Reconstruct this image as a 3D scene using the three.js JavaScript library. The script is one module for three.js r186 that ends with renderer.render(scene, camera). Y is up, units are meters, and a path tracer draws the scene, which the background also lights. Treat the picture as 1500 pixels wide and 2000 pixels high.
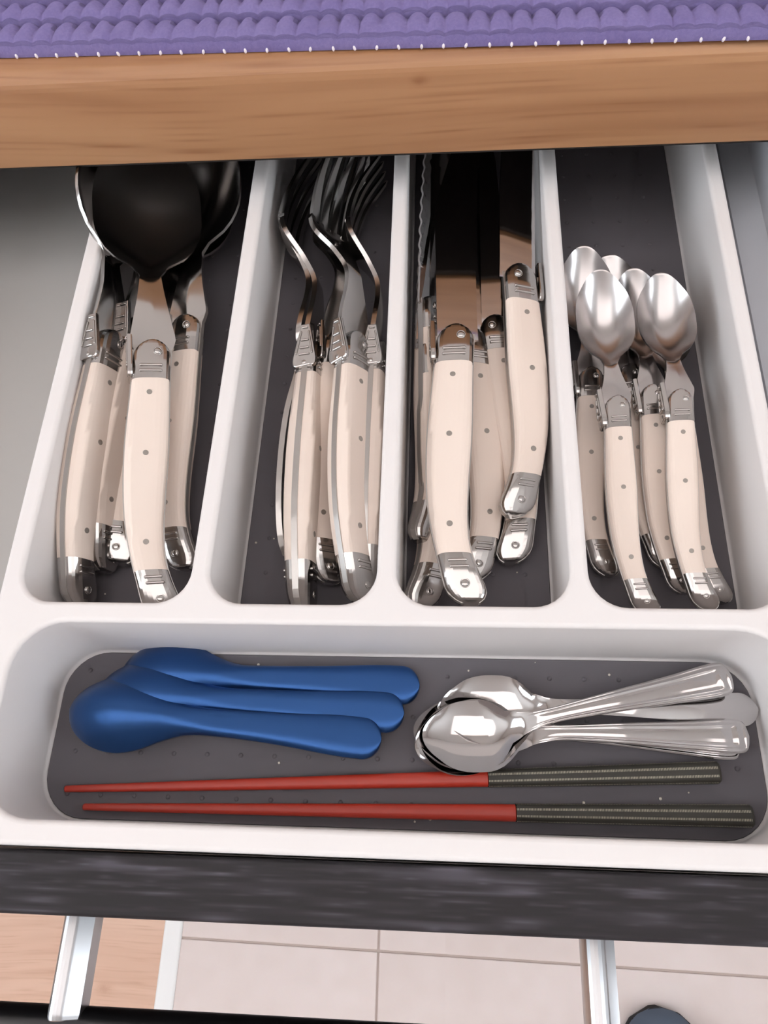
import * as THREE from 'three';
import { RoundedBoxGeometry } from 'three/addons/geometries/RoundedBoxGeometry.js';
import { mergeGeometries, toCreasedNormals } from 'three/addons/utils/BufferGeometryUtils.js';
import { RectAreaLightUniformsLib } from 'three/addons/lights/RectAreaLightUniformsLib.js';

// ---------- camera, sky, lights, exposure ----------
const RIM = 0.80;                       // height of the cutlery tray's rim above the floor
const scene = new THREE.Scene();
const camera = new THREE.PerspectiveCamera(2 * Math.atan(1000 / 1500) * 180 / Math.PI, 0.75, 0.01, 30);
camera.rotation.order = 'YXZ';
camera.rotation.set(-1.143848, 0.195035, -0.176819);
camera.position.set(0, RIM + 0.24, 0);
camera.updateMatrixWorld();
scene.add(camera);
scene.background = new THREE.Color(0.86, 0.93, 1.0);
scene.backgroundIntensity = 9.5;
RectAreaLightUniformsLib.init();
const LAMP = { x: -0.1, z: 0.35, w: 2.2, d: 1.2, power: 0.8, color: [1, 0.935, 0.915] };
const renderer = new THREE.WebGLRenderer({ antialias: true });
renderer.toneMapping = THREE.LinearToneMapping;
renderer.toneMappingExposure = 0.64;
renderer.shadowMap.enabled = true;

// ---------- helpers ----------
let seed = 7;
const rnd = () => { seed = (seed * 1664525 + 1013904223) >>> 0; return seed / 4294967296; };
const rr = (a, b) => a + (b - a) * rnd();
const V = (x, y, z) => new THREE.Vector3(x, y, z);
const lerp = (a, b, t) => a + (b - a) * t;
const sstep = (a, b, x) => { const t = Math.min(1, Math.max(0, (x - a) / (b - a))); return t * t * (3 - 2 * t); };
function curve(pts) {                   // smooth interpolation through [x, y] pairs
  const n = pts.length, m = [];
  for (let i = 0; i < n; i++) {
    const a = pts[Math.max(0, i - 1)], b = pts[Math.min(n - 1, i + 1)];
    m.push((b[1] - a[1]) / (b[0] - a[0]));
  }
  return (x) => {
    if (x <= pts[0][0]) return pts[0][1];
    if (x >= pts[n - 1][0]) return pts[n - 1][1];
    let i = 0; while (x > pts[i + 1][0]) i++;
    const h = pts[i + 1][0] - pts[i][0], t = (x - pts[i][0]) / h, t2 = t * t, t3 = t2 * t;
    return (2 * t3 - 3 * t2 + 1) * pts[i][1] + (t3 - 2 * t2 + t) * h * m[i] + (-2 * t3 + 3 * t2) * pts[i + 1][1] + (t3 - t2) * h * m[i + 1];
  };
}
const used = {};
function numbered(name) { const k = used[name] = (used[name] ?? -1) + 1; return k ? name + '_' + String(k).padStart(3, '0') : name; }
function mesh(name, geo, mat, parent) {
  const o = new THREE.Mesh(geo, mat); o.name = name; o.castShadow = o.receiveShadow = true;
  (parent ?? scene).add(o); return o;
}
function thing(name, label, category, group) {
  const o = new THREE.Group(); o.name = numbered(name); scene.add(o);
  o.userData = { label, category }; if (group) o.userData.group = group;
  return o;
}
function structure(name) { const o = new THREE.Group(); o.name = name; o.userData.kind = 'structure'; scene.add(o); return o; }
const dims = new THREE.Vector3();
function metreUV(g) {                   // uv in metres, by the dominant direction of the normal
  const p = g.attributes.position, n = g.attributes.normal, uv = new Float32Array(p.count * 2);
  for (let i = 0; i < p.count; i++) {
    const ax = Math.abs(n.getX(i)), ay = Math.abs(n.getY(i)), az = Math.abs(n.getZ(i));
    if (ay >= ax && ay >= az) { uv[2 * i] = p.getX(i); uv[2 * i + 1] = p.getZ(i); }
    else if (az >= ax) { uv[2 * i] = p.getX(i); uv[2 * i + 1] = p.getY(i); }
    else { uv[2 * i] = p.getZ(i); uv[2 * i + 1] = p.getY(i); }
  }
  g.setAttribute('uv', new THREE.BufferAttribute(uv, 2)); return g;
}
function box(x0, x1, y0, y1, z0, z1, r = 0.0008, seg = 2) {
  const w = x1 - x0, h = y1 - y0, d = z1 - z0;
  const g = new RoundedBoxGeometry(w, h, d, seg, Math.min(r, w / 2.1, h / 2.1, d / 2.1));
  g.translate((x0 + x1) / 2, (y0 + y1) / 2, (z0 + z1) / 2);
  return metreUV(g);
}
function plain(g) {                     // strip to position / normal / uv without index for merging
  let q = g.index ? g.toNonIndexed() : g.clone();
  for (const k of Object.keys(q.attributes)) if (!['position', 'normal', 'uv'].includes(k)) q.deleteAttribute(k);
  if (!q.attributes.normal) q.computeVertexNormals();
  if (!q.attributes.uv) metreUV(q);
  return q;
}
const merge = (list) => mergeGeometries(list.map(plain));
function grid(rows, { closeRing = true, capStart = false, capEnd = false, crease } = {}) {  // rows of points, joined into a surface
  const n = rows[0].length, pos = [], idx = [];
  for (const r of rows) for (const p of r) pos.push(p[0], p[1], p[2]);
  const m = closeRing ? n : n - 1;
  for (let i = 0; i + 1 < rows.length; i++) for (let j = 0; j < m; j++) {
    const a = i * n + j, b = i * n + (j + 1) % n, c = a + n, d = b + n;
    idx.push(a, b, d, a, d, c);
  }
  const cap = (i, flip) => {
    const k = pos.length / 3; let x = 0, y = 0, z = 0;
    for (const p of rows[i]) { x += p[0] / n; y += p[1] / n; z += p[2] / n; }
    pos.push(x, y, z);
    for (let j = 0; j < n; j++) { const a = i * n + j, b = i * n + (j + 1) % n; flip ? idx.push(k, b, a) : idx.push(k, a, b); }
  };
  if (capStart) cap(0, true);
  if (capEnd) cap(rows.length - 1, false);
  let g = new THREE.BufferGeometry();
  g.setAttribute('position', new THREE.Float32BufferAttribute(pos, 3)); g.setIndex(idx);
  g.computeVertexNormals();
  if (crease) g = toCreasedNormals(g, crease);
  return metreUV(g);
}
// a sheet with thickness: f(s, v) -> [x, y, z] of its upper side, under(s, v) -> thickness
function sheet(sList, vList, f, thick) {
  const top = sList.map((s) => vList.map((v) => f(s, v)));
  const low = top.map((r, i) => r.map((p, j) => [p[0], p[1] - (typeof thick === 'function' ? thick(sList[i], vList[j]) : thick), p[2]]));
  const m = vList.length - 1, e = sList.length - 1;
  const edge = (r) => [...r.map((q) => q[0]), ...r[e].slice(1, m), ...r.map((q) => q[m]).reverse(), ...r[0].slice(1, m).reverse()];
  const A = edge(top), B = edge(low), C = A.map((p, i) => { const q = B[i]; return [(p[0] + q[0]) / 2, (p[1] + q[1]) / 2, (p[2] + q[2]) / 2]; });
  return merge([grid(top.map((r) => [...r].reverse()), { closeRing: false }), grid(low, { closeRing: false }), grid([A, C, B], {})]);
}
const span = (a, b, n) => Array.from({ length: n + 1 }, (_, i) => a + (b - a) * i / n);
function at(px, py, y) {                // where the photograph's pixel meets the level y (relative to the tray's rim)
  const d = V((px - 750) / 1500, -(py - 1000) / 1500, -1).applyQuaternion(camera.quaternion);
  const t = (y - 0.24) / d.y; return V(d.x * t, RIM + y, d.z * t);
}
// ---------- procedural textures ----------
function noise2(seedN) {
  const h = (x, y) => { let n = (x * 374761393 + y * 668265263 + seedN * 1442695041) | 0; n = Math.imul(n ^ (n >>> 13), 1274126177); n ^= n >>> 16; return (n >>> 0) / 4294967296; };
  return (x, y) => {
    const xi = Math.floor(x), yi = Math.floor(y), fx = x - xi, fy = y - yi, u = fx * fx * (3 - 2 * fx), v = fy * fy * (3 - 2 * fy);
    return lerp(lerp(h(xi, yi), h(xi + 1, yi), u), lerp(h(xi, yi + 1), h(xi + 1, yi + 1), u), v);
  };
}
function texture(w, h, fn, srgb = true) {
  const data = new Uint8Array(w * h * 4);
  for (let y = 0; y < h; y++) for (let x = 0; x < w; x++) {
    const c = fn(x / w, y / h), k = (y * w + x) * 4;
    data[k] = Math.max(0, Math.min(255, c[0])); data[k + 1] = Math.max(0, Math.min(255, c[1])); data[k + 2] = Math.max(0, Math.min(255, c[2])); data[k + 3] = 255;
  }
  const t = new THREE.DataTexture(data, w, h); t.magFilter = THREE.LinearFilter; t.minFilter = THREE.LinearFilter;
  t.wrapS = t.wrapT = THREE.RepeatWrapping; if (srgb) t.colorSpace = THREE.SRGBColorSpace; t.needsUpdate = true; return t;
}
const mix3 = (a, b, t) => [lerp(a[0], b[0], t), lerp(a[1], b[1], t), lerp(a[2], b[2], t)];
function woodTexture(w, h, wm, hm, base, dark, light, s, knots = []) {     // grain along u; wm x hm metres
  const n = noise2(s), m = noise2(s + 5), q = noise2(s + 9);
  const t = texture(w, h, (u, v) => {
    const x = u * wm, y = v * hm;
    const warp = (n(x * 7, y * 18) - 0.5) * 0.022 + (m(x * 2.2, y * 6) - 0.5) * 0.03;
    const g1 = m(x * 9, (y + warp) * 150), g2 = q(x * 30, (y + warp * 0.5) * 700), g3 = n(x * 3, (y + warp) * 45);
    let c = mix3(base, light, Math.max(0, g3 - 0.35) * 0.8);
    c = mix3(c, dark, Math.pow(g1, 3) * 0.42 + Math.pow(g2, 5) * 0.5);
    for (const [kx, ky, r] of knots) { const d = Math.hypot((x - kx) / 1.7, y - ky) / r; if (d < 3) c = mix3(c, dark, 0.85 * Math.exp(-d * d * 1.2) * (0.6 + 0.4 * q(x * 900, y * 900))); }
    return c;
  });
  t.repeat.set(1 / wm, 1 / hm); return t;
}
const fineNoise = (() => { const n = noise2(31), m = noise2(32); return texture(512, 512, (u, v) => { const k = 255 * (0.5 * n(u * 256, v * 256) + 0.5 * m(u * 512, v * 512)); return [k, k, k]; }, false); })();
function fine(repeat) { const t = fineNoise.clone(); t.repeat.set(repeat, repeat); t.needsUpdate = true; return t; }

// ---------- materials ----------
const std = (o) => new THREE.MeshPhysicalMaterial(o);
const hex = (c) => new THREE.Color(c);
const M = {
  wall: std({ color: hex('#e0dad6'), roughness: 0.95 }),
  ceiling: std({ color: hex('#f0eeeb'), roughness: 0.95 }),
  tray: std({ color: hex('#e4dfdd'), roughness: 0.6, specularIntensity: 0.4 }),
  liner: std({ color: hex('#656165'), roughness: 0.55, bumpMap: fine(120), bumpScale: 0.00006, specularIntensity: 0.5 }),
  steel: std({ color: new THREE.Color(0.50, 0.48, 0.465), metalness: 1, roughness: 0.16 }),
  satin: std({ color: new THREE.Color(0.49, 0.465, 0.46), metalness: 1, roughness: 0.23 }),
  mirror: std({ color: new THREE.Color(0.53, 0.51, 0.505), metalness: 1, roughness: 0.07 }),
  core: std({ color: new THREE.Color(0.50, 0.48, 0.46), metalness: 1, roughness: 0.35 }),
  pin: std({ color: new THREE.Color(0.36, 0.33, 0.30), metalness: 0.7, roughness: 0.45 }),
  cream: std({ color: hex('#ebdbcf'), roughness: 0.36, specularIntensity: 0.5 }),
  red: std({ color: hex('#a8301f'), roughness: 0.38 }),
  blue: std({ color: new THREE.Color(0.028, 0.086, 0.25), metalness: 0.85, roughness: 0.29 }),
  drawerMetal: std({ color: hex('#d6d8de'), metalness: 0.1, roughness: 0.45 }),
  drawerBase: std({ color: hex('#b5b2ae'), roughness: 0.6 }),
  alu: std({ color: new THREE.Color(0.46, 0.46, 0.47), metalness: 1, roughness: 0.3 }),
  darkMetal: std({ color: new THREE.Color(0.10, 0.10, 0.105), metalness: 1, roughness: 0.3 }),
  strip: std({ color: hex('#f4f3f2'), roughness: 0.4 }),
  stitch: std({ color: hex('#f1e8ee'), roughness: 0.7 }),
  grout: std({ color: hex('#bfaea6'), roughness: 0.9 }),
  glass: std({ color: 0xffffff, transmission: 1, roughness: 0, thickness: 0 }),
  frame: std({ color: hex('#f1f0ee'), roughness: 0.5 }),
  carcass: std({ color: hex('#4a3c34'), roughness: 0.7 }),
  plug: std({ color: hex('#3a3830'), roughness: 0.6 }),
  shoe: std({ color: hex('#738196'), roughness: 0.95, sheen: 0.4, bumpMap: fine(60), bumpScale: 0.0004 }),
  sole: std({ color: hex('#2b2c30'), roughness: 0.9 }),
  crumb: std({ color: hex('#d8d0c4'), roughness: 0.9 }),
};
M.worktop = std({ map: woodTexture(1536, 512, 1.6, 0.3, [172, 126, 89], [126, 78, 46], [200, 156, 116], 3, [[0.585, 0.0385, 0.0022], [0.79, 0.031, 0.0018], [0.3, 0.2, 0.006]]), roughness: 0.42 });
M.under = std({ color: hex('#2a2420'), roughness: 0.8 });
const darkWood = (s) => {
  const n = noise2(s), q = noise2(s + 3);
  const t = texture(1024, 512, (u, v) => {
    const a = n(u * 36, v * 220), b = q(u * 90, v * 500), k = Math.pow(a, 4) * 0.9 + Math.pow(b, 6) * 0.5;
    return mix3([41, 38, 40], [86, 82, 90], Math.min(1, k));
  });
  t.repeat.set(1 / 0.62, 1 / 0.25); t.offset.set(0.55, 0.3); return t;
};
M.panel = std({ map: darkWood(21), roughness: 0.42, specularIntensity: 0.35 });
M.plank = [0, 1, 2].map((k) => std({ map: woodTexture(768, 192, 1.26, 0.14, [224, 184, 160], [196, 150, 124], [234, 200, 178], 40 + k * 3, k ? [[0.4, 0.05, 0.004]] : [[1.145, 0.085, 0.0035], [1.195, 0.088, 0.006], [0.93, 0.07, 0.006], [0.975, 0.068, 0.005]]), roughness: 0.5 }));
M.tile = [0, 1, 2].map((k) => { const n = noise2(60 + k), q = noise2(70 + k); const t = texture(256, 256, (u, v) => mix3([222, 206, 200], [232, 218, 214], 0.6 * n(u * 5, v * 5) + 0.4 * q(u * 40, v * 40))); t.repeat.set(1.6, 1.6); return std({ map: t, roughness: 0.4 }); });
M.mat = std({ map: (() => { const n = noise2(81), q = noise2(82); const t = texture(512, 512, (u, v) => mix3([120, 106, 160], [140, 127, 178], 0.5 * n(u * 200, v * 200) + 0.5 * q(u * 8, v * 8))); t.repeat.set(8, 8); return t; })(), roughness: 0.95, sheen: 0.4, sheenColor: hex('#b9aadf'), sheenRoughness: 0.6, bumpMap: fine(60), bumpScale: 0.0002 });
M.grip = std({ map: (() => {                                                // printed dotted lines along the grip
  const t = texture(1024, 256, (u, v) => {
    const row = v * 9, f = row - Math.floor(row), dot = (u * 150) % 1;
    return f > 0.36 && f < 0.66 && dot < 0.55 ? [158, 154, 138] : [46, 44, 38];
  }); return t;
})(), roughness: 0.6 });

// ---------- room ----------
{
  const X0 = -1.9, X1 = 2.1, Z0 = -0.87, Z1 = 2.6, H = 2.5, T = 0.1;
  const floor = structure('floor');
  mesh('screed', box(X0 - T, X1 + T, -0.12, -0.0014, Z0 - T, Z1 + T, 0.001), M.grout, floor);
  // oak planks to the left of the threshold, large tiles to the right
  let k = 0;
  for (let z = 0.07 - 0.14 * 7; z < Z1; z += 0.14) {
    const z0 = Math.max(z, Z0), z1 = Math.min(z + 0.1392, Z1); if (z1 - z0 < 0.01) { continue; }
    const here = Math.abs(z - 0.07) < 0.01;
    const g = box(-0.63, 0.63, -0.004, 0.004, -(z1 - z0) / 2, (z1 - z0) / 2, 0.0008, 1); g.translate(0, 0, 0);
    const uv = g.attributes.uv; for (let i = 0; i < uv.count; i++) uv.setXY(i, uv.getX(i) + 0.63, uv.getY(i) + 0.07);
    const p = mesh(k ? 'plank_' + String(k).padStart(3, '0') : 'plank', g, M.plank[here ? 0 : 1 + k % 2], floor); k++;
    p.position.set(-0.341 - 0.63, -0.004, (z0 + z1) / 2);
    const g2 = g.clone(); const p2 = mesh('plank_' + String(k++).padStart(3, '0'), g2, M.plank[1 + k % 2], floor);
    p2.position.set(-0.341 - 0.63 - 1.2608, -0.0041, (z0 + z1) / 2); p2.scale.x = 0.5; p2.position.x += 0.315;
  }
  k = 0; const S = 0.6, gap = 0.0022;
  for (let i = -1; i < 4; i++) for (let j = -2; j < 5; j++) {
    const x0 = Math.max(-0.078 + i * S, -0.33), x1 = Math.min(-0.078 + (i + 1) * S - gap, X1);
    const z0 = Math.max(0.108 + j * S, Z0), z1 = Math.min(0.108 + (j + 1) * S - gap, Z1);
    if (x1 - x0 < 0.02 || z1 - z0 < 0.02) continue;
    const g = box(x0, x1, -0.010, 0, z0, z1, 0.0012, 1);
    g.applyMatrix4(new THREE.Matrix4().set(1, 0, 0, 0, 0, 1, 0, 0, 0.018, 0, 1, 0, 0, 0, 0, 1));
    mesh(k ? 'tile_' + String(k).padStart(3, '0') : 'tile', g, M.tile[(i + 2 * j + 9) % 3], floor); k++;
  }
  const strip = mesh('threshold_strip', (() => {
    const s = new THREE.Shape(); s.moveTo(-0.0115, 0); s.lineTo(0.0115, 0); s.quadraticCurveTo(0.0108, 0.0020, 0.008, 0.0022); s.lineTo(-0.008, 0.0022); s.quadraticCurveTo(-0.0108, 0.0020, -0.0115, 0);
    const g = new THREE.ExtrudeGeometry(s, { depth: Z1 + 0.31, bevelEnabled: false }); return metreUV(g);
  })(), M.strip);
  strip.position.set(-0.330, 0.0002, -0.31); strip.name = 'threshold_strip';
  strip.userData = { label: 'white metal threshold strip between the wooden planks and the pale floor tiles', category: 'threshold strip' };
  const cei = structure('ceiling'); mesh('ceiling_slab', box(X0 - T, X1 + T, H, H + T, Z0 - T, Z1 + T, 0.001), M.ceiling, cei);
  const wb = structure('wall_back'); mesh('wall_slab', box(X0 - T, X1 + T, 0, H, Z0 - T, Z0, 0.001), M.wall, wb);
  const wf = structure('wall_front'); mesh('wall_slab', box(X0 - T, X1 + T, 0, H, Z1, Z1 + T, 0.001), M.wall, wf);
  // a window in each side wall
  [['wall_left', X0 - T, X0, -0.1, 1.7, 1.1, 2.38], ['wall_right', X1, X1 + T, 0.0, 1.5, 1.1, 2.3]].forEach(([name, xa, xb, wz0, wz1, wy0, wy1], n) => {
    const w = structure(name);
    mesh('wall_slab', merge([box(xa, xb, 0, wy0, Z0, Z1, 0.001), box(xa, xb, wy1, H, Z0, Z1, 0.001), box(xa, xb, wy0, wy1, Z0, wz0, 0.001), box(xa, xb, wy0, wy1, wz1, Z1, 0.001)]), M.wall, w);
    const win = structure('window_' + (n + 1)), zm = (wz0 + wz1) / 2, f = 0.05, c = (xa + xb) / 2, a = c - 0.025, b = c + 0.025;
    mesh('window_frame', merge([box(a, b, wy0, wy0 + f, wz0, wz1), box(a, b, wy1 - f, wy1, wz0, wz1), box(a, b, wy0, wy1, wz0, wz0 + f), box(a, b, wy0, wy1, wz1 - f, wz1), box(a, b, wy0, wy1, zm - f / 2, zm + f / 2)]), M.frame, win);
    for (const [p, q] of [[wz0 + f, zm - f / 2], [zm + f / 2, wz1 - f]]) mesh('pane', box(c - 0.002, c + 0.002, wy0 + f, wy1 - f, p, q, 0.0005), M.glass, win);
  });
  // the kitchen's ceiling lamp: a flat panel with its light
  const lamp = thing('ceiling_lamp', 'flat rectangular white lamp panel fixed to the kitchen ceiling', 'lamp');
  lamp.position.set(LAMP.x, H, LAMP.z);
  mesh('housing', box(-LAMP.w / 2 - 0.03, LAMP.w / 2 + 0.03, -0.05, 0, -LAMP.d / 2 - 0.03, LAMP.d / 2 + 0.03, 0.006), M.frame, lamp);
  mesh('diffuser', box(-LAMP.w / 2, LAMP.w / 2, -0.056, -0.049, -LAMP.d / 2, LAMP.d / 2, 0.002), std({ color: 0xffffff, emissive: new THREE.Color(...LAMP.color), emissiveIntensity: 1.5, roughness: 0.6 }), lamp);
  const L = new THREE.RectAreaLight(new THREE.Color(...LAMP.color), LAMP.power, LAMP.w, LAMP.d);
  L.name = 'ceiling_lamp_light'; L.position.set(0, -0.06, 0); L.rotation.x = -Math.PI / 2; lamp.add(L);
}

// ---------- worktop, cabinet, drawer ----------
{
  const wt = thing('worktop', 'oiled wooden worktop with a rounded front edge above the open cutlery drawer', 'worktop');
  const z1 = -0.254, y0 = RIM + 0.02, y1 = RIM + 0.0585, r = 0.0075;
  const s = new THREE.Shape();
  s.moveTo(0.60, y0); s.lineTo(0, y0 + 0.0); s.lineTo(0, y1 - r); s.quadraticCurveTo(0.0004, y1 - 0.0008, r * 1.15, y1); s.lineTo(0.60, y1); s.lineTo(0.60, y0);
  let g = new THREE.ExtrudeGeometry(s, { depth: 1.6, bevelEnabled: false, curveSegments: 8 });
  g.rotateY(Math.PI / 2);                                                  // shape x -> -z, depth -> x
  g.translate(-0.8, 0, z1); g = toCreasedNormals(g, 0.6); metreUV(g);
  const uv = g.attributes.uv, p = g.attributes.position;
  for (let i = 0; i < uv.count; i++) uv.setXY(i, p.getX(i) + 0.8, (p.getY(i) - y0) - (p.getZ(i) - z1));
  mesh('board', g, M.worktop, wt);
  mesh('underside', box(-0.8, 0.8, RIM + 0.0172, RIM + 0.0202, -0.853, z1 - 0.002, 0.0005), M.under, wt);

  const cab = thing('base_cabinet', 'dark base cabinet under the worktop that holds the open drawer', 'cabinet');
  const cx0 = -0.33, cx1 = 0.20, ct = 0.018, front = -0.275;
  for (const [a, b] of [[cx0, cx0 + ct], [cx1 - ct, cx1]]) mesh('side_panel', box(a, b, 0.10, RIM + 0.0172, -0.84, front, 0.001), M.carcass, cab);
  mesh('back_panel', box(cx0 + ct, cx1 - ct, 0.10, RIM + 0.0172, -0.84, -0.83, 0.001), M.carcass, cab);
  mesh('bottom_panel', box(cx0 + ct, cx1 - ct, 0.10, 0.118, -0.83, front, 0.001), M.carcass, cab);
  mesh('plinth', box(cx0, cx1, 0, 0.10, -0.80, front - 0.05, 0.001), M.panel, cab);
  for (const [a, b] of [[0.105, 0.37], [0.375, 0.645]]) {
    const d = mesh('drawer_front', box(cx0 + 0.002, cx1 - 0.002, a, b, front, front + 0.019, 0.0012), M.panel, cab);
  }

  const dr = thing('drawer', 'open kitchen drawer with dark wood front and grey metal sides around the tray', 'drawer');
  mesh('front_panel', box(-0.328, 0.198, RIM - 0.15, RIM - 0.0028, 0.0024, 0.0196, 0.0012, 3), M.panel, dr);
  mesh('bottom_panel', box(-0.272, 0.150, RIM - 0.052, RIM - 0.046, -0.49, 0.0022, 0.0008), M.drawerBase, dr);
  mesh('back_panel', box(-0.272, 0.150, RIM - 0.046, RIM - 0.002, -0.50, -0.488, 0.001), M.drawerMetal, dr);
  const side = (m) => {                                                    // stepped sheet-metal profile, inner face towards the tray
    const q = new THREE.Shape(); const P = [[0, -0.0465], [0, -0.026], [0.0016, -0.0245], [0.0075, -0.020], [0.009, -0.018], [0.0095, -0.004], [0.0115, -0.002], [0.024, -0.002], [0.026, -0.004], [0.026, -0.06], [0.0, -0.06]];
    q.moveTo(P[0][0] * m, P[0][1]); for (const [x, y] of P.slice(1)) q.lineTo(x * m, y);
    const e = new THREE.ExtrudeGeometry(q, { depth: 0.49, bevelEnabled: false }); return metreUV(toCreasedNormals(e, 0.5));
  };
  mesh('side_panel', side(1), M.drawerMetal, dr).position.set(0.1255, RIM, -0.488);
  mesh('side_panel', side(-1), M.drawerMetal, dr).position.set(-0.250, RIM, -0.488);
  const h = new THREE.Group(); h.name = 'handle'; dr.add(h);
  const bar = new THREE.CapsuleGeometry(0.0062, 0.43, 6, 20); bar.rotateZ(Math.PI / 2); bar.translate(-0.065, RIM - 0.0455, 0.0545);
  mesh('bar', metreUV(bar), M.darkMetal, h);
  for (const x of [-0.1205, 0.0478]) {                                     // posts rounded on their upper left edge
    const q = new THREE.Shape(); q.moveTo(-0.0041, -0.006); q.lineTo(0.0041, -0.006); q.lineTo(0.0041, -0.0004); q.lineTo(0.0012, 0.0016); q.bezierCurveTo(-0.0002, 0.0044, -0.0041, 0.0044, -0.0041, 0.0004); q.lineTo(-0.0041, -0.006);
    const e = new THREE.ExtrudeGeometry(q, { depth: 0.0275, bevelEnabled: true, bevelSize: 0.0008, bevelThickness: 0.0025, bevelSegments: 3, curveSegments: 8 });
    e.translate(x, RIM - 0.0395, 0.0215); mesh('post', metreUV(toCreasedNormals(e, 0.5)), M.alu, h);
  }
}

// ---------- placemat ----------
{
  const mt = thing('placemat', 'purple quilted placemat with white edge stitches lying on the wooden worktop', 'placemat');
  mt.position.set(0, RIM + 0.0587, -0.2600); mt.rotation.y = THREE.MathUtils.degToRad(-2.0);
  const x0 = -0.225, x1 = 0.205, pitch = 0.0076;
  const row = (depth, sd, first) => {
    const n = noise2(sd), xs = span(x0, x1, 620), vs = span(0, 1, 12), rows = [];
    const jit = (k) => (n(k * 3.7, 1.5) - 0.5) * 0.45;
    for (const x of xs) {
      const u = x / pitch + 300, k = Math.floor(u), c0 = k + jit(k), c1 = k + 1 + jit(k + 1);
      let a, b; if (u < c0) { a = k - 1 + jit(k - 1); b = c0; } else if (u > c1) { a = c1; b = k + 2 + jit(k + 2); } else { a = c0; b = c1; }
      const f = (u - a) / (b - a), bump = Math.sin(Math.PI * f), near = Math.min(f, 1 - f);
      const crease = Math.exp(-Math.pow(near / 0.07, 2)) * n(Math.round(u) * 1.3, 9.1);
      const back = -depth - 0.0016 * Math.pow(bump, 0.7), line = [];
      for (const v of vs) {
        const z = first ? lerp(0, back, v) : lerp(-0.0016 * Math.pow(bump, 0.7) * 0.0, back, v);
        const prof = Math.pow(Math.max(0, 1 - Math.pow(Math.abs(2 * v - 1), lerp(first && v < 0.5 ? 2.6 : 1.5, 3, Math.pow(bump, 0.5)))), 0.6);
        const y = 0.0014 + (0.0036 + 0.0007 * bump) * prof * (1 - 0.16 * crease) * lerp(1, 0.5 + 0.5 * Math.pow(bump, 0.6), Math.max(0, v - 0.35) / 0.65) + 0.0007 * (n(x * 300, v * 5) - 0.5) * prof;
        line.push([x, v === 0 || v === 1 ? (first && v === 0 ? 0.0002 : 0.0003 + 0.0006 * bump) : y, z]);
      }
      line.push([x, 0, back + 0.0008], [x, 0, -0.0006]);
      rows.push(line);
    }
    return grid(rows, { closeRing: true, capStart: true, capEnd: true });
  };
  const G = [row(0.0134, 91, true), row(0.0117, 92), row(0.0117, 93), row(0.0117, 94)];
  let z = 0;
  for (let i = 0; i < 16; i++) {
    const o = mesh(i ? 'quilted_row_' + String(i).padStart(3, '0') : 'quilted_row', G[i ? 1 + (i % 3) : 0], M.mat, mt);
    o.position.z = z; z -= i ? 0.0117 : 0.0134;
  }
  const st = new THREE.SphereGeometry(0.00062, 8, 6); st.scale(0.85, 1.5, 0.9);
  for (let i = 0; i * 0.0079 < x1 - x0 - 0.004; i++) {
    const o = mesh(i ? 'stitch_' + String(i).padStart(3, '0') : 'stitch', st, M.stitch, mt);
    o.position.set(x0 + 0.003 + i * 0.0079 + rr(-0.0003, 0.0003), 0.0012, 0.0007); o.rotation.z = rr(-0.3, 0.3);
  }
}

// ---------- cutlery tray ----------
const DEEP = 0.0380;                                                       // from the rim down to the liners
function ring(quad, r, o, y, seg = 8) {                                    // rounded quadrilateral moved outwards by o; corners given anticlockwise seen from above (x, z)
  const n = quad.length, out = [];
  const ln = quad.map((p, i) => { const q = quad[(i + 1) % n], dx = q[0] - p[0], dz = q[1] - p[1], l = Math.hypot(dx, dz), nx = dz / l * -1, nz = dx / l; return { nx: -nx, nz: -nz, c: (p[0] * -nx + p[1] * -nz) }; });
  // make every normal point outwards
  const cx = quad.reduce((s, p) => s + p[0] / n, 0), cz = quad.reduce((s, p) => s + p[1] / n, 0);
  for (const l of ln) if (l.nx * cx + l.nz * cz > l.c) { l.nx *= -1; l.nz *= -1; l.c *= -1; }
  const meet = (a, b, ca, cb) => { const d = a.nx * b.nz - a.nz * b.nx; return [(ca * b.nz - a.nz * cb) / d, (a.nx * cb - ca * b.nx) / d]; };
  const R = Math.max(0.0004, r + o);
  for (let i = 0; i < n; i++) {
    const a = ln[(i + n - 1) % n], b = ln[i], c = meet(a, b, a.c + o - R, b.c + o - R);
    const t0 = Math.atan2(a.nz, a.nx); let t1 = Math.atan2(b.nz, b.nx); while (t1 - t0 > Math.PI) t1 -= 2 * Math.PI; while (t1 - t0 < -Math.PI) t1 += 2 * Math.PI;
    for (let k = 0; k <= seg; k++) { const t = lerp(t0, t1, k / seg); out.push([c[0] + R * Math.cos(t), y, c[1] + R * Math.sin(t)]); }
  }
  return out;
}
const rect = (x0, x1, z0, z1) => [[x0, z0], [x0, z1], [x1, z1], [x1, z0]];
const zb = -0.0742, zr = -0.365;
const openings = [
  { q: [[-0.1452, zr], [-0.1452, zb], [-0.0862, zb], [-0.0830, zr]], r: 0.0115 },
  { q: [[-0.0762, zr], [-0.0798, zb], [-0.0229, zb], [-0.0222, zr]], r: 0.0120 },
  { q: rect(-0.0164, 0.0403, zr, zb), r: 0.0120 },
  { q: rect(0.0463, 0.1070, zr, zb), r: 0.0120 },
  { q: rect(-0.1425, 0.1072, -0.0672, -0.0060), r: 0.0170 },
];
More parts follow.
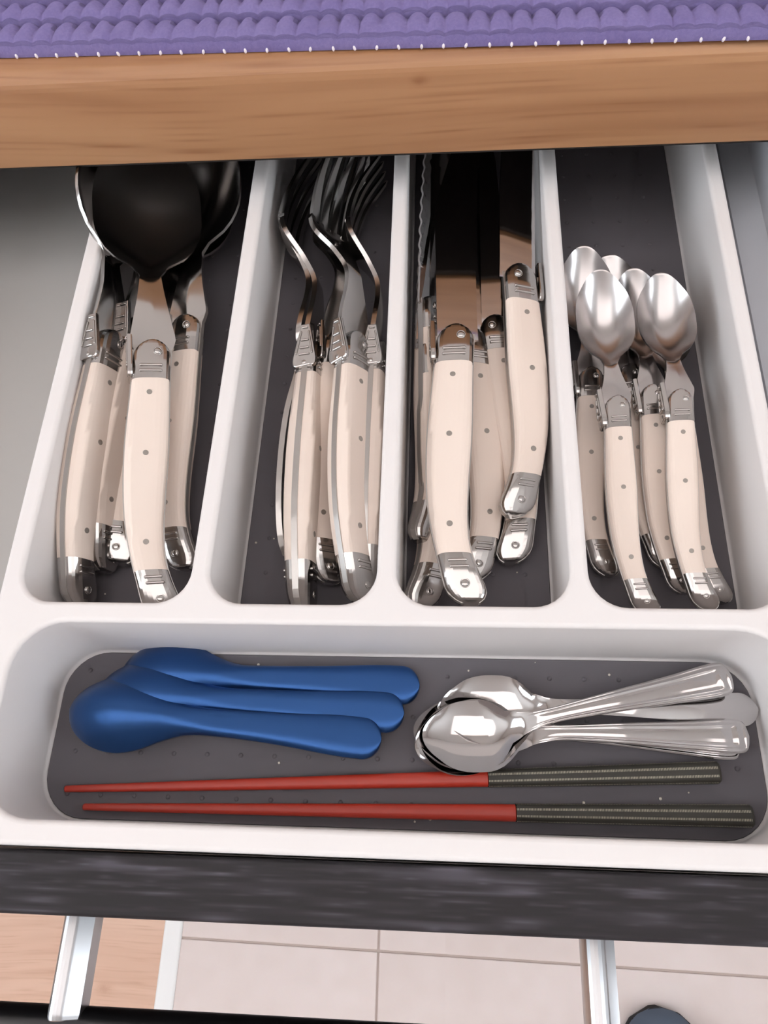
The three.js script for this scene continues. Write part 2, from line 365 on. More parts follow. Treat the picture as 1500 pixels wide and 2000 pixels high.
{
  const tray = thing('cutlery_tray', 'white plastic cutlery tray with four long compartments and one wide front compartment', 'cutlery tray');
  tray.position.set(0, RIM, 0);
  const rf = 0.0016, geos = [], outer = rect(-0.1520, 0.1130, -0.372, 0.0014);
  const toV2 = (l) => l.map((p) => new THREE.Vector2(p[0], -p[2]));
  const top = new THREE.Shape(toV2(ring(outer, 0.016, -rf, 0)));
  for (const o of openings) top.holes.push(new THREE.Path(toV2(ring(o.q, o.r, rf, 0))));
  const tg = new THREE.ShapeGeometry(top); tg.rotateX(-Math.PI / 2); geos.push(tg);
  for (const o of openings) {
    const L = []; const dr = 0.0005, rb = 0.0035;
    for (let k = 0; k <= 5; k++) { const a = k / 5 * Math.PI / 2; L.push(ring(o.q, o.r, rf * (1 - Math.sin(a)), -rf * (1 - Math.cos(a)))); }
    for (let k = 1; k <= 3; k++) L.push(ring(o.q, o.r, -dr * k / 3, lerp(-rf, -DEEP - 0.0012 + rb, k / 3)));
    for (let k = 1; k <= 5; k++) { const a = k / 5 * Math.PI / 2; L.push(ring(o.q, o.r, -dr - rb * (1 - Math.cos(a)), -DEEP - 0.0012 + rb * (1 - Math.sin(a)))); }
    geos.push(grid(L, { capEnd: true }));
  }
  const O = [];
  for (let k = 0; k <= 5; k++) { const a = k / 5 * Math.PI / 2; O.push(ring(outer, 0.016, -rf * (1 - Math.sin(a)), -rf * (1 - Math.cos(a)))); }
  O.push(ring(outer, 0.016, -0.0002, -0.006), ring(outer, 0.016, -0.0022, -0.0062), ring(outer, 0.016, -0.0032, -0.041), ring(outer, 0.016, -0.005, -0.0428));
  geos.push(grid(O, { capEnd: true }));
  mesh('tray_body', merge(geos), M.tray, tray);
  const nubG = new THREE.SphereGeometry(0.00085, 8, 4, 0, Math.PI * 2, 0, Math.PI / 2); nubG.scale(1, 0.6, 1);
  for (const o of openings) {
    const h = -DEEP, L = [ring(o.q, o.r, -0.0014, h - 0.0011), ring(o.q, o.r, -0.0014, h + 0.0003), ring(o.q, o.r, -0.0017, h + 0.0007), ring(o.q, o.r, -0.0024, h + 0.0007), ring(o.q, o.r, -0.0030, h), ring(o.q, o.r, -0.005, h)];
    const liner = mesh('liner', toCreasedNormals(grid(L, { capEnd: true }), 0.9), M.liner, tray);
    const nubs = []; const xs = o.q.map((p) => p[0]), zs = o.q.map((p) => p[1]);
    for (let x = Math.min(...xs) + 0.010; x < Math.max(...xs) - 0.008; x += 0.0121) for (let z = Math.max(...zs) - 0.0095; z > Math.min(...zs) + 0.008; z -= 0.0145) nubs.push(nubG.clone().translate(x, h, z));
    const nb = mesh('nubs', merge(nubs), M.liner, liner); nb.userData.kind = 'stuff';
  }
}

// ---------- handled cutlery with cream scales, steel bolsters and a bee on the spring ----------
function handleKit(L, wk, tk) {         // L: length; wk, tk: width and thickness factors
  const zc = curve([[0, 0], [0.15, 0.0014], [0.44, 0.0041], [0.66, 0.0055], [0.80, 0.0046], [0.90, 0.0022], [1, -0.0012]]);
  const hw = curve([[0, 0.0070], [0.15, 0.0071], [0.42, 0.0079], [0.62, 0.0071], [0.80, 0.0058], [0.88, 0.0058], [0.95, 0.0064], [1, 0.0060]]);
  const ht = curve([[0, 0.0046], [0.15, 0.0050], [0.45, 0.0060], [0.8, 0.0052], [1, 0.0046]]);
  const Z = (t) => zc(t) * L / 0.111, W = (t) => hw(t) * wk, T = (t) => ht(t) * tk;
  const ts = 0.0011 * tk, sgn = (v) => Math.sign(v);
  const section = (t, w, h, n, flat) => {                                  // full superellipse, or its upper half above the core
    const r = [], m = flat ? n : 2 * n;
    for (let k = 0; k <= (flat ? m : m - 1); k++) {
      const a = Math.PI * k / n, c = Math.cos(a), s = Math.sin(a);
      const y0 = flat ? ts + (h - ts) * Math.pow(Math.abs(s), 0.62) : sgn(s) * h * Math.pow(Math.abs(s), 0.62);
      r.push([t * L, y0, Z(t) - sgn(c) * w * Math.pow(Math.abs(c), 0.72)]);
    }
    return r;
  };
  const tB = 0.158, tC = 0.848;
  const scale = grid(span(tB, tC, 22).map((t) => section(t, W(t), T(t), 12, true)), { capStart: true, capEnd: true, crease: 0.9 });
  const lower = scale.clone(); lower.rotateX(Math.PI); lower.scale(1, 1, -1); // mirrored below: fix the winding
  { const p = lower.attributes.position, nn = lower.attributes.normal; const idx = lower.index; if (idx) { const a = idx.array; for (let i = 0; i < a.length; i += 3) [a[i], a[i + 1]] = [a[i + 1], a[i]]; } else for (let i = 0; i < p.count; i += 3) for (const at2 of [p, nn, lower.attributes.uv]) { const s = at2.itemSize; for (let c = 0; c < s; c++) { const x = at2.array[i * s + c]; at2.array[i * s + c] = at2.array[(i + 1) * s + c]; at2.array[(i + 1) * s + c] = x; } } }
  const eB = 0.0003, round = (x, r) => Math.sqrt(Math.max(0, 1 - Math.pow(1 - Math.min(1, x / r), 2)));
  const bt = [0.0004, 0.004, 0.010, 0.019, 0.03, 0.045, 0.06, 0.08, 0.105, 0.13, tB];
  const bolster = [grid(bt.map((t) => section(t, (W(t) + eB) * (0.12 + 0.88 * round(t, 0.062)), (T(t) + eB * 0.6) * (0.8 + 0.2 * round(t, 0.02)), 12)), { capStart: true, capEnd: true, crease: 1.0 })];
  const ct = [tC, 0.86, 0.89, 0.92, 0.945, 0.96, 0.975, 0.985, 0.993, 0.998, 0.9999];
  const cap = [grid(ct.map((t) => section(t, (W(t) + eB) * (0.06 + 0.94 * round(1 - t, 0.055)), (T(t) + eB * 0.6) * (0.5 + 0.5 * round(1 - t, 0.09)), 12)), { capStart: true, capEnd: true, crease: 1.0 })];
  const rib = (t, len, y) => { const c = new THREE.CapsuleGeometry(0.00055 * wk, len * W(t), 3, 8); c.rotateX(Math.PI / 2); c.translate(t * L, y, Z(t)); return c; };
  for (const s of [1, -1]) {
    bolster.push(rib(0.108, 1.1, s * (T(0.108) + 0.0001)), rib(0.130, 1.1, s * (T(0.13) + 0.0001)));
    cap.push(rib(0.872, 0.95, s * (T(0.872) + 0.0001)), rib(0.892, 0.95, s * (T(0.892) + 0.0001)));
  }
  // spring: a steel core that shows as a line between the scales
  const cs = [0.03, ...span(0.06, 0.94, 26), 0.965, 0.985, 0.996];
  const core = grid(cs.map((t) => { const w = (W(t) + 0.00045) * (t > 0.94 ? 0.15 + 0.85 * round(1 - t, 0.055) : 1), y = ts * 1.02; return [[t * L, y, Z(t) - w], [t * L, y, Z(t) + w], [t * L, -y, Z(t) + w], [t * L, -y, Z(t) - w]]; }), { capStart: true, capEnd: true, crease: 0.5 });
  const disc = (r, t, dz, out, s) => { const c = new THREE.CylinderGeometry(r, r * 1.05, 0.0012, 14); c.translate(t * L, s * (T(t) + out - 0.0006), Z(t) + dz); return c; };
  const pins = []; for (const t of [0.215, 0.445, 0.755]) for (const s of [1, -1]) pins.push(disc(0.00105 * Math.sqrt(wk), t, 0, 0.00012, s));
  const stud = (r, t, dz, out, s) => {
    const d = new THREE.SphereGeometry(r, 14, 6, 0, Math.PI * 2, 0, Math.PI / 2); d.scale(1, 0.42, 1); const k = new THREE.TorusGeometry(r * 1.12, r * 0.16, 6, 18); k.rotateX(Math.PI / 2);
    const m = merge([d, k]); if (s < 0) m.rotateX(Math.PI); m.translate(t * L, s * (T(t) + out), Z(t) + dz); return m;
  };
  const pivots = []; for (const s of [1, -1]) { pivots.push(stud(0.0014 * wk, 0.052, -0.0022 * wk, 0.0001, s)); pivots.push(stud(0.0013 * wk, 0.944, 0, -0.0001, s)); }
  // bee: tapered plate standing on the spring, with raised wings
  const bee = []; {
    const a = new THREE.Shape(), x0 = -0.003, x1 = 0.0155 * L / 0.111, n = 0.0019, m = 0.0042 * tk;
    a.moveTo(x0, -n * 0.8); a.lineTo(x1 - 0.004, -m); a.quadraticCurveTo(x1 + 0.001, -m * 1.15, x1, -m * 0.55); a.lineTo(x1 - 0.0004, m * 0.55); a.quadraticCurveTo(x1 + 0.001, m * 1.15, x1 - 0.004, m); a.lineTo(x0, n * 0.8); a.lineTo(x0, -n * 0.8);
    const e = new THREE.ExtrudeGeometry(a, { depth: 0.0010, bevelEnabled: true, bevelSize: 0.0004, bevelThickness: 0.0005, bevelSegments: 2, curveSegments: 5 });
    e.translate(0, 0, W(0.07) + 0.0014 * wk); bee.push(e);
    for (const [t, l] of [[0.02, 0.6], [0.35, 0.9], [0.55, 1.1], [0.72, 1.3]]) { const c = new THREE.CapsuleGeometry(0.00042, l * n * 1.5, 3, 6); c.translate(lerp(x0 + 0.001, x1, t), 0, W(0.07) + 0.0014 * wk + 0.0017); bee.push(c); }
    for (const s of [1, -1]) { const c = new THREE.CapsuleGeometry(0.0004, 0.010 * L / 0.111, 3, 6); c.rotateZ(Math.PI / 2 + s * 0.17); c.translate(0.0052 * L / 0.111, s * 0.0024 * tk, W(0.07) + 0.0014 * wk + 0.0016); bee.push(c); }
    bee.push(new THREE.SphereGeometry(0.0016 * tk, 10, 8).translate(x1 - 0.0015, 0, W(0.12) + 0.0016));
    bee.push(box(0.004, x1 - 0.001, -ts, ts, W(0.1) - 0.001, W(0.1) + 0.0022, 0.0002, 1));
  }
  return { L, scale, lower, bolster: merge(bolster), cap: merge(cap), core, pins, pivots, bee: merge(bee) };
}
function addHandle(o, K) {
  mesh('handle_scale', K.scale, M.cream, o); mesh('handle_scale', K.lower, M.cream, o);
  mesh('spring', K.core, M.core, o);
  const b = mesh('bolster', K.bolster, M.steel, o), c = mesh('end_cap', K.cap, M.steel, o);
  K.pins.forEach((g) => mesh('rivet', g, M.pin, o));
  K.pivots.forEach((g, i) => mesh('rivet', g, M.steel, i % 2 ? c : b));
  mesh('bee', K.bee, M.steel, o);
}
const big = handleKit(0.111, 1, 1), small = handleKit(0.0850, 0.68, 0.74);

// spoon head: plate, neck and bowl in one sheet, running from the bolster towards -x
const EGG = (s) => s > 0.884 ? 0.56 * Math.sqrt(Math.max(0, 1 - s) / 0.116) : curve([[0, 0.25], [0.08, 0.53], [0.16, 0.745], [0.30, 0.955], [0.45, 1], [0.59, 0.985], [0.736, 0.86], [0.884, 0.56]])(s);
function spoonHead({ plate, neckAt, neckW, bowlL, bowlW, depth, dip, tip, thick }) {
  const end = neckAt + bowlL;
  const hw = (d) => {
    if (d <= neckAt) return curve([[-0.004, plate * 0.8], [0.001, plate], [0.006 * neckAt / 0.034, plate * 0.93], [neckAt * 0.62, neckW * 1.35], [neckAt, neckW]])(d);
    const s = (d - neckAt) / bowlL, egg = bowlW * EGG(Math.min(1, s));
    return s < 0.16 ? lerp(neckW, Math.max(neckW, egg), sstep(-0.02, 0.16, s)) : Math.max(egg, 0.0002);
  };
  const lift = curve([[-0.004, 0], [0, 0], [neckAt * 0.55, -dip * 0.25], [neckAt * 1.05, -dip], [neckAt + bowlL * 0.5, -dip], [end, -dip + tip]]);
  const bowl = (d) => { const s = (d - neckAt * 0.96) / (bowlL * 1.0); return s <= 0 || s >= 1 ? 0 : depth * Math.pow(Math.sin(Math.PI * Math.pow(s, 0.86)), 0.9); };
  const ds = [...span(-0.004, neckAt, 14), ...span(0, 1, 30).slice(1).map((t) => neckAt + bowlL * (1 - Math.pow(1 - t, 2)))];
  const vs = span(-1, 1, 20).map((v) => Math.sin(v * Math.PI / 2));
  return sheet(ds, vs, (d, v) => {
    const facet = d < neckAt ? 0.0009 * (1 - Math.abs(v)) * sstep(neckAt, neckAt * 0.3, d) : 0;
    return [-d, lift(d) + thick / 2 + facet - bowl(d) * (1 - v * v), hw(d) * v];
  }, (d, v) => thick * (d > neckAt ? 0.75 : 1));
}
const HEAD = {
  table: spoonHead({ plate: 0.0088, neckAt: 0.034, neckW: 0.0042, bowlL: 0.072, bowlW: 0.0224, depth: 0.0085, dip: 0.004, tip: 0.006, thick: 0.0020 }),
  tea: spoonHead({ plate: 0.0058, neckAt: 0.0150, neckW: 0.0026, bowlL: 0.0410, bowlW: 0.0114, depth: 0.0082, dip: 0.0012, tip: 0.0012, thick: 0.0014 }),
};
{ // fork
  const prof = curve([[-0.004, 0], [0.0, 0], [0.028, 0.0010], [0.040, -0.0035], [0.052, -0.0105], [0.060, -0.0120], [0.080, -0.0085], [0.098, 0.0010]]);
  const hw = curve([[-0.004, 0.0066], [0.001, 0.0082], [0.010, 0.0074], [0.022, 0.0048], [0.032, 0.0042], [0.042, 0.0070], [0.050, 0.0108], [0.056, 0.0120], [0.060, 0.0121]]);
  const vs = span(-1, 1, 8);
  const parts = [sheet(span(-0.004, 0.060, 30), vs, (d, v) => [-d, prof(d) + 0.001 - 0.0016 * sstep(0.036, 0.056, d) * (1 - v * v), hw(d) * v], 0.0021)];
  for (let k = 0; k < 4; k++) {
    const c = (k - 1.5) * 0.00615;
    parts.push(sheet(span(0.058, 0.099, 16), [-1, 1], (d, v) => { const w = 0.00200 * (1 - 0.55 * sstep(0.06, 0.0985, d)) * (d > 0.0975 ? 0.4 : 1); return [-d, prof(d) + 0.001 - 0.0016 * (1 - Math.pow(c / 0.0121, 2)) * (1 - sstep(0.06, 0.08, d)), c * (1 - 0.02) + w * v]; }, (d) => 0.0019 * (1 - 0.4 * sstep(0.07, 0.099, d))));
  }
  HEAD.fork = merge(parts);
}
function blade(serrated) {
  const Lb = 0.118, rows = [];
  for (const d of span(-0.006, Lb, serrated ? 260 : 60)) {
    const s = d / Lb, sp = 0.0070 - 0.0012 * sstep(0.5, 1, s) * 0, taper = d < 0.006 ? 1 : 1;
    const back = lerp(0.0072, 0.0060, Math.max(0, s)) - 0.010 * Math.pow(Math.max(0, (s - 0.72) / 0.28), 2.2) * 0.9;
    let edge = -lerp(0.0086, 0.0094, sstep(0, 0.3, s)) + 0.0062 * Math.pow(Math.max(0, s), 3.2) + 0.0002;
    if (s > 0.985) edge = Math.min(edge, back - 0.0004);
    const wave = serrated && d > 0.012 ? 0.00042 * Math.cos(d / 0.0078 * 2 * Math.PI) : 0;
    const e = Math.min(edge, back - 0.0003), th = 0.00115 * (1 - 0.55 * Math.max(0, s));
    rows.push([[-d, th, back], [-d, th * 0.75, lerp(back, e, 0.86)], [-d, 0.00045 + wave, e], [-d, -0.00045 + wave, e], [-d, -th * 0.75, lerp(back, e, 0.86)], [-d, -th, back]]);
  }
  return grid(rows, { capStart: true, capEnd: true, crease: 0.35 });
}
HEAD.knife = blade(false); HEAD.serrated = blade(true);

function master(kind) {
  const o = new THREE.Group();
  if (kind !== 'bare') addHandle(o, kind === 'tea' ? small : big);
  if (kind === 'table') mesh('spoon_head', HEAD.table, M.steel, o);
  if (kind === 'tea') mesh('spoon_head', HEAD.tea, M.satin, o);
  if (kind === 'fork') mesh('fork_head', HEAD.fork, M.steel, o);
  if (kind === 'knife') mesh('blade', HEAD.knife, M.mirror, o);
  if (kind === 'serrated') mesh('blade', HEAD.serrated, M.mirror, o);
  return o;
}
const masters = {};
// lay a thing's local x from A to B (photograph pixels and heights), turned by roll about that line; the bee is on local +z
function pose(o, A, B, roll, L) {
  const a = at(...A), b = at(...B), e1 = b.clone().sub(a), len = e1.length(); e1.normalize();
  const T0 = V(0, 1, 0).addScaledVector(e1, -e1.y).normalize(), W0 = T0.clone().cross(e1), r = THREE.MathUtils.degToRad(roll);
  const T = T0.clone().multiplyScalar(Math.cos(r)).addScaledVector(W0, Math.sin(r)), Zl = e1.clone().cross(T);
  const s = Math.min(1.03, Math.max(0.97, len / L));
  o.quaternion.setFromRotationMatrix(new THREE.Matrix4().makeBasis(e1, T, Zl));
  o.scale.setScalar(s); o.position.copy(a).addScaledVector(e1, (len - s * L) / 2);
}
function cutlery(kind, name, category, group, label, A, B, roll) {
  masters[kind] ??= master(kind);
  const o = masters[kind].clone(); o.name = numbered(name); o.userData = { label, category, group }; scene.add(o);
  pose(o, A, B, roll, kind === 'tea' ? small.L : big.L);
  return o;
}
{
  const g = 'cream handled tablespoons in the left compartment', n = 'tablespoon', c = 'spoon';
  cutlery('table', n, c, g, 'cream handled tablespoon standing on its edge against the left wall of the tray', [214, 648, -0.0105], [152, 1190, -0.0265], 70);
  cutlery('table', n, c, g, 'cream handled tablespoon lying face up on top, in the middle of the leftmost compartment', [299, 672, -0.0035], [320, 1207, -0.0175], 18);
  cutlery('table', n, c, g, 'cream handled tablespoon beside the divider, its short end cap clear on the dark liner', [368, 622, -0.0145], [356, 1115, -0.029], -12);
  cutlery('table', n, c, g, 'cream handled tablespoon mostly hidden behind the spoon standing on its edge', [274, 625, -0.021], [196, 1118, -0.0312], 68);
  cutlery('table', n, c, g, 'lowest tablespoon, only its steel end cap showing left of the topmost spoon', [318, 640, -0.0235], [232, 1097, -0.0318], 8);
}
{
  const g = 'cream handled forks in the second compartment', n = 'fork', c = 'fork';
  cutlery('fork', n, c, g, 'cream handled fork on its edge, leftmost one whose steel bee faces up', [612, 672, -0.021], [590, 1200, -0.0255], 80);
  cutlery('fork', n, c, g, 'cream handled fork tilted half over in the middle, with bright tines and three rivets showing', [690, 655, -0.0145], [704, 1180, -0.0235], 54);
  cutlery('fork', n, c, g, 'cream handled fork beneath the others, its end cap between two larger end caps', [664, 670, -0.0225], [640, 1120, -0.0318], 30);
  cutlery('fork', n, c, g, 'cream handled fork on its edge close beside the divider next to the knives', [733, 672, -0.0235], [718, 1160, -0.029], 86);
}
{
  const g = 'cream handled table knives in the third compartment', n = 'table_knife', c = 'knife';
  cutlery('knife', n, c, g, 'cream handled knife lying flat on top, its broad blade mirroring the wooden worktop', [890, 642, -0.0115], [914, 1185, -0.0115], 0).getObjectByName('blade').rotation.z = 0.055;
  cutlery('knife', n, c, g, 'cream handled knife tucked under the right side of the topmost knife', [921, 660, -0.025], [925, 1123, -0.0312], 196);
  cutlery('serrated', n, c, g, 'cream handled knife crossing under the topmost knife, end cap out at its lower left', [846, 668, -0.021], [821, 1192, -0.028], 215);
  cutlery('serrated', n, c, g, 'cream handled knife on its edge along the left divider with a wavy blade edge', [839, 590, -0.0190], [824, 1056, -0.0255], 238);
  cutlery('knife', n, c, g, 'cream handled knife pushed furthest back, its grey blade against the right divider', [1012, 531, -0.011], [1006, 1003, -0.022], 197);
  cutlery('knife', n, c, g, 'cream handled knife beneath the one pushed furthest back, its end cap showing below', [966, 627, -0.0255], [1003, 1098, -0.0318], 180);
}
{
  const g = 'cream handled coffee spoons in the fourth compartment', n = 'coffee_spoon', c = 'spoon';
  cutlery('tea', n, c, g, 'small cream handled spoon against the divider, its pale bowl reaching furthest back', [1153, 722, -0.028], [1186, 1128, -0.0328], 2).getObjectByName('spoon_head').rotation.z = -0.10;
  cutlery('tea', n, c, g, 'small cream handled spoon on top at left, bowl with a brown reflection at its base', [1203, 778, -0.013], [1266, 1203, -0.022], 0).getObjectByName('spoon_head').rotation.z = -0.06;
  cutlery('tea', n, c, g, 'small cream handled spoon whose bowl is hidden, its bare end cap between two spoons', [1229, 715, -0.0305], [1303, 1115, -0.0330], -4);
  cutlery('tea', n, c, g, 'small cream handled spoon squeezed between two others, its pinkish bowl half covered', [1272, 757, -0.021], [1335, 1160, -0.0295], -2);
  cutlery('tea', n, c, g, 'small cream handled spoon on top at right, bowl against the right wall', [1326, 768, -0.011], [1380, 1190, -0.020], 0).getObjectByName('spoon_head').rotation.z = 0.07;
  cutlery('tea', n, c, g, 'small cream handled spoon nearest the right wall, end cap alone beside the liner edge', [1326, 790, -0.0275], [1407, 1170, -0.0328], 0);
}
{ // a bare steel spine at the left of the forks: a fork handle without its scales
  const o = thing('fork', 'steel fork at the far left showing only a thin bare curved handle spine', 'fork', 'cream handled forks in the second compartment');
  const path = [[590, 640, -0.027], [583, 712, -0.025], [560, 800, -0.023], [547, 900, -0.0225], [544, 1000, -0.025], [549, 1058, -0.029], [558, 1085, -0.033]].map((q) => at(...q));
  const c = new THREE.CatmullRomCurve3(path), rows = [];
  for (const t of span(0, 1, 40)) {
    const p = c.getPoint(t), tg = c.getTangent(t), side = V(0, 1, 0).cross(tg).normalize(), up = tg.clone().cross(side).normalize(), w = 0.0011, h = 0.0034 * (t < 0.04 || t > 0.97 ? 0.7 : 1);
    rows.push([[1, 1], [-1, 1], [-1, -1], [1, -1]].map(([a, b]) => p.clone().addScaledVector(side, a * w).addScaledVector(up, (b - 1) * h).toArray()));
  }
  mesh('handle_spine', grid(rows, { capStart: true, capEnd: true, crease: 0.5 }), M.core, o);
  const head = mesh('fork_head', HEAD.fork, M.steel, o); pose(head, [594, 655, -0.0235], [584, 760, -0.0245], 84, 0.02); head.scale.setScalar(1);
}

// ---------- front compartment ----------
const FLOORY = -DEEP;
// small all-steel teaspoons
function steelSpoon(kind) {
  const Ls = 0.1115, bl = 0.0355, bw = 0.0122;
  const round = kind === 'round';
  const hw = (d) => {
    if (d < bl) { const s = 1 - d / bl, e = bw * EGG(s); return s < 0.2 ? lerp(0.0046, Math.max(0.0046, e), sstep(-0.06, 0.2, s)) : Math.max(0.0002, e); }
    const e = curve([[bl, 0.0046], [bl + 0.003, 0.0034], [bl + 0.008, 0.0027], [bl + 0.016, 0.0026], [Ls - 0.02, 0.0048], [Ls - 0.006, 0.0058], [Ls, 0.0052]])(d);
    const r = round ? 0.006 : 0.0028, k = Ls - d; return k < r ? Math.max(0.0003, e * Math.pow(Math.max(0, 1 - Math.pow(1 - k / r, 2)), round ? 0.5 : 0.33)) : e;
  };
  const lift = curve([[0, 0.0052], [bl * 0.5, 0.0042], [bl, 0.0062], [bl + 0.010, 0.0092], [bl + 0.03, 0.0085], [Ls - 0.02, 0.0040], [Ls, 0.0022]]);
  const bowl = (d) => d < bl * 1.06 ? 0.0042 * Math.pow(Math.max(0, Math.sin(Math.PI * d / (bl * 1.06))), 0.8) : 0;
  const ds = [...span(0, 1, 26).map((t) => bl * Math.pow(t, 2)), ...span(bl, Ls - 0.006, 34).slice(1), ...span(0, 1, 12).slice(1).map((t) => Ls - 0.006 * Math.pow(1 - t, 2))], vs = span(-1, 1, 26).map((v) => Math.sin(v * Math.PI / 2) * 0.5 + v * 0.5);
  return sheet(ds, vs, (d, v) => {
    const onHandle = sstep(bl + 0.004, bl + 0.014, d), a = Math.abs(v), arch = d > Ls - 0.010 ? (d - Ls + 0.010) / 0.010 : 0;
    const band = Math.max(a, arch * 0.98);
    const relief = round ? 0.0008 * (1 - v * v) : 0.0007 * (1 - v * v) + 0.00042 * (Math.exp(-Math.pow((band - 0.62) / 0.09, 2)) + 0.8 * Math.exp(-Math.pow((band - 0.88) / 0.07, 2)));
    return [d, lift(d) + relief * onHandle - bowl(d) * (1 - v * v), hw(d) * v];
  }, 0.0011);
}
const ridged = steelSpoon('ridged'), rounded = steelSpoon('round');
function flat(o, A, B, roll, L) { pose(o, A, B, roll, L); }
{
  const g = 'small steel teaspoons in the front compartment';
  const put = (geo, label, A, B, roll, s = 1) => { const o = mesh(numbered('teaspoon'), geo, M.mirror); o.userData = { label, category: 'spoon', group: g }; pose(o, A, B, roll, 0.1115); o.scale.multiplyScalar(s); return o; };
  put(rounded, 'plain steel teaspoon with a rounded handle end, its bowl lying furthest back', [864, 1390, FLOORY + 0.0012], [1470, 1388, FLOORY + 0.0012], 180 - 180);
  put(ridged, 'ridged steel teaspoon whose handle slants up to the right above the others', [812, 1466, FLOORY + 0.0036], [1424, 1324, FLOORY + 0.0066], 0);
  put(ridged, 'ridged steel teaspoon nearly hidden under the front teaspoon, only its edges showing', [808, 1432, FLOORY + 0.0024], [1440, 1454, FLOORY + 0.0012], 4);
  put(ridged, 'ridged steel teaspoon lying on top in front, its mirror bowl over the red chopstick', [826, 1441, FLOORY + 0.0050], [1457, 1440, FLOORY + 0.0045], 2);
}
{ // matt blue spoons, lying bowl down and nested
  const Lb = 0.1085, bl = 0.042;
  const hw = (d) => {
    const e = curve([[0, 0.0002], [0.0015, 0.0045], [0.005, 0.0084], [0.011, 0.0116], [0.019, 0.0128], [0.027, 0.0112], [0.035, 0.0076], [0.043, 0.0050], [0.054, 0.0045], [0.075, 0.0052], [0.095, 0.0066], [Lb, 0.0066]])(d);
    const k = Lb - d, r = 0.0062; return k < r ? Math.max(0.0002, e * Math.sqrt(Math.max(0, 1 - Math.pow(1 - k / r, 2)))) : e;
  };
  const lift = curve([[0, 0.0012], [0.02, 0.0014], [0.045, 0.0034], [0.065, 0.0046], [0.09, 0.0034], [Lb, 0.0018]]);
  const dome = curve([[0, 0], [0.0015, 0.0022], [0.005, 0.0052], [0.011, 0.0082], [0.020, 0.0094], [0.030, 0.0074], [0.040, 0.0040], [0.050, 0.0022], [0.060, 0.0017], [Lb, 0.0014]]);
  const geo = sheet([...span(0, 1, 30).map((t) => bl * Math.pow(t, 1.7)), ...span(bl, Lb - 0.0065, 30).slice(1), ...span(0, 1, 12).slice(1).map((t) => Lb - 0.0065 * Math.pow(1 - t, 2))], span(-1, 1, 28).map((v) => Math.sin(v * Math.PI / 2)),
    (d, v) => [d, lift(d) + dome(d) * (1 - Math.pow(Math.abs(v), lerp(2.1, 6, sstep(0.034, 0.056, d)))), hw(d) * v], 0.0012);
  const g = 'matt blue spoons nested in the front compartment';
  const put = (label, A, B, roll) => { const o = mesh(numbered('blue_spoon'), geo, M.blue); o.userData = { label, category: 'spoon', group: g }; pose(o, A, B, roll, Lb); };
  put('matt blue spoon furthest back of the three, under the middle blue spoon', [238, 1318, FLOORY + 0.0000], [820, 1342, FLOORY + 0.001], 0);
  put('matt blue spoon in the middle of the three, partly covered by the front blue spoon', [190, 1356, FLOORY + 0.0040], [792, 1396, FLOORY + 0.0036], 0);
  put('matt blue spoon on top at the front of the three, its whole handle visible', [136, 1386, FLOORY + 0.0082], [748, 1448, FLOORY + 0.0072], 3);
}
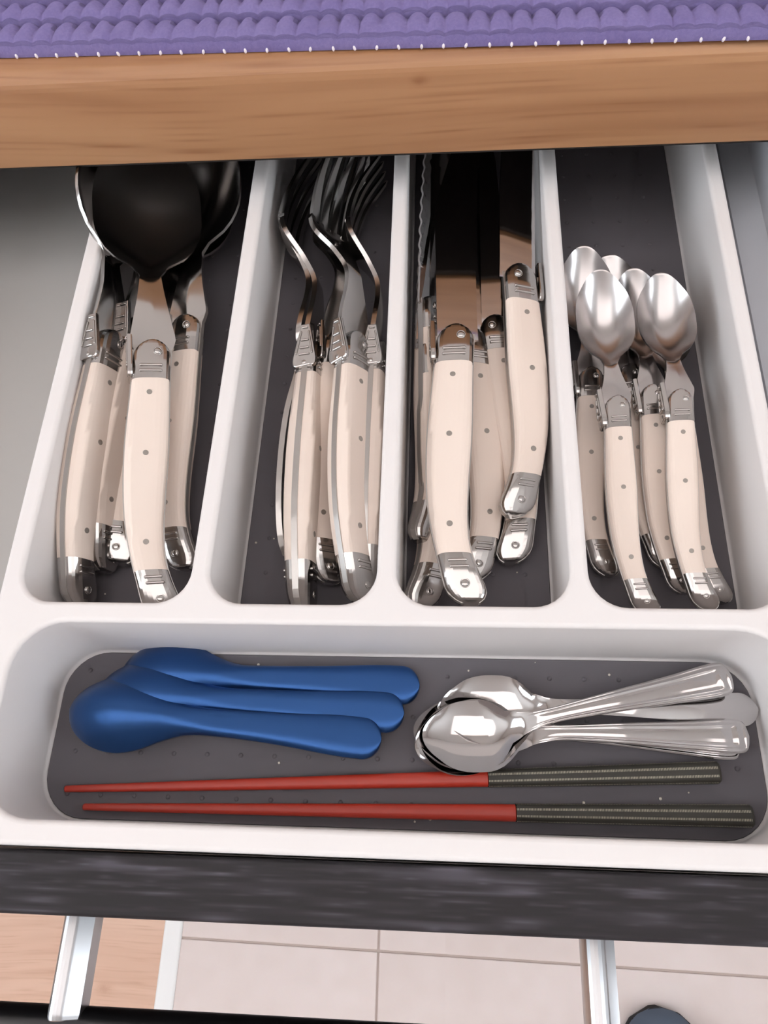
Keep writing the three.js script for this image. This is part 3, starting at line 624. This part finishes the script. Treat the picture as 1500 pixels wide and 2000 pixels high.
{ // chopsticks
  const g = 'pair of red chopsticks';
  const stick = (label, A, B, frac) => {
    const a = at(...A), b = at(...B), L = a.distanceTo(b), o = thing('chopstick', label, 'chopstick', g);
    const R = (t) => lerp(0.0011, 0.0034, Math.pow(t, 0.85));
    const sq = (t, k) => { const r = []; for (let i = 0; i < 24; i++) { const an = i / 24 * Math.PI * 2, c = Math.cos(an), s = Math.sin(an), q = Math.pow(Math.pow(Math.abs(c), 3.2) + Math.pow(Math.abs(s), 3.2), -1 / 3.2); r.push([t * L, c * q * R(t) * k, s * q * R(t) * k]); } return r; };
    const seg = (t0, t1, n, k) => grid([sq(t0, 0.7 * k).map(([x, y, z]) => [x, y, z]), ...span(t0 + 0.002, t1 - 0.002, n).map((t) => sq(t, k)), sq(t1, 0.75 * k)], { capStart: true, capEnd: true });
    mesh('shaft', seg(0, frac, 30, 1), M.red, o);
    const gg = seg(frac - 0.001, 1, 20, 1.03), p = gg.attributes.position, uv = gg.attributes.uv;
    // printed lines run along the grip, twelve round it
    const rows = [...span(frac, 1, 16)], pos = [], tex = [], idx = []; const n = 24;
    rows.forEach((t, i) => { const r = sq(t, 1.05); for (let j = 0; j <= n; j++) { const q = r[j % n]; pos.push(...q); tex.push((t - frac) / (1 - frac), j / n); } });
    for (let i = 0; i + 1 < rows.length; i++) for (let j = 0; j < n; j++) { const k = i * (n + 1) + j; idx.push(k, k + 1, k + n + 2, k, k + n + 2, k + n + 1); }
    const grip = new THREE.BufferGeometry(); grip.setAttribute('position', new THREE.Float32BufferAttribute(pos, 3)); grip.setAttribute('uv', new THREE.Float32BufferAttribute(tex, 2)); grip.setIndex(idx); grip.computeVertexNormals();
    const gm = mesh('grip', grip, M.grip, o);
    const cap = grid([sq(1, 1.05), sq(1.0035, 0.9), sq(1.004, 0.4)], { capEnd: true }); mesh('end_plug', cap, M.plug, o);
    pose(o, A, B, 0, L); o.scale.setScalar(1); o.position.copy(a);
  };
  stick('red chopstick behind, its patterned dark grip running under the steel teaspoons', [127, 1541, FLOORY + 0.0012], [1398, 1509, FLOORY + 0.0036], 0.664);
  stick('red chopstick in front, closest to the front wall of the tray', [163, 1576, FLOORY + 0.0012], [1462, 1594, FLOORY + 0.0036], 0.667);
}
{ // crumbs on the liners
  const cs = []; const spots = [[545, 1490], [505, 1298], [1345, 1548], [1140, 1568], [330 + 750 - 165, 1310], [840, 1600], [1290, 1560], [205, 1160], [500, 1060], [535, 1052], [1010, 1118], [810, 1605], [1130, 1600], [1045, 1293], [1190, 1318], [1370, 1590], [283, 1430]];
  for (const [x, y] of spots) { const p = at(x, y, FLOORY + 0.0003), s = rr(0.0003, 0.0006); cs.push(new THREE.IcosahedronGeometry(s, 0).rotateX(rr(0, 3)).rotateY(rr(0, 3)).translate(p.x, p.y, p.z)); }
  const o = mesh('crumbs', merge(cs), M.crumb); o.userData = { label: 'tiny pale crumbs scattered on the dark grey tray liners', category: 'crumbs', kind: 'stuff' };
}
{ // slipper on the tiles
  const o = thing('slipper', 'blue grey slipper toe on the pale floor tiles below the drawer handle', 'slipper');
  o.position.set(0.232, 0.0, 0.146); o.rotation.y = 0.12;
  const w = curve([[0, 0.004], [0.004, 0.018], [0.015, 0.032], [0.04, 0.043], [0.08, 0.048], [0.15, 0.040], [0.22, 0.036], [0.262, 0.024], [0.272, 0.004]]);
  const h = curve([[0, 0.014], [0.01, 0.032], [0.04, 0.046], [0.09, 0.062], [0.13, 0.068]]);
  const up = grid(span(0, 0.13, 26).map((d) => span(0, 1, 20).map((k) => { const a = Math.PI * k, c = Math.cos(a), s = Math.sin(a); return [w(d) * c, 0.014 + (h(d) - 0.014) * Math.pow(s, 0.75), d]; })), { closeRing: false });
  mesh('upper', up, M.shoe, o);
  const so = grid([0, 0.003, 0.012, 0.016].map((y, i) => [...span(0, 0.272, 30).map((d) => [w(d) * (i % 3 ? 1.05 : 0.98), y, d]), ...span(0.272, 0, 30).map((d) => [-w(d) * (i % 3 ? 1.05 : 0.98), y, d])]), { capStart: true, capEnd: true, crease: 0.6 });
  mesh('sole', so, M.sole, o);
}
renderer.render(scene, camera);
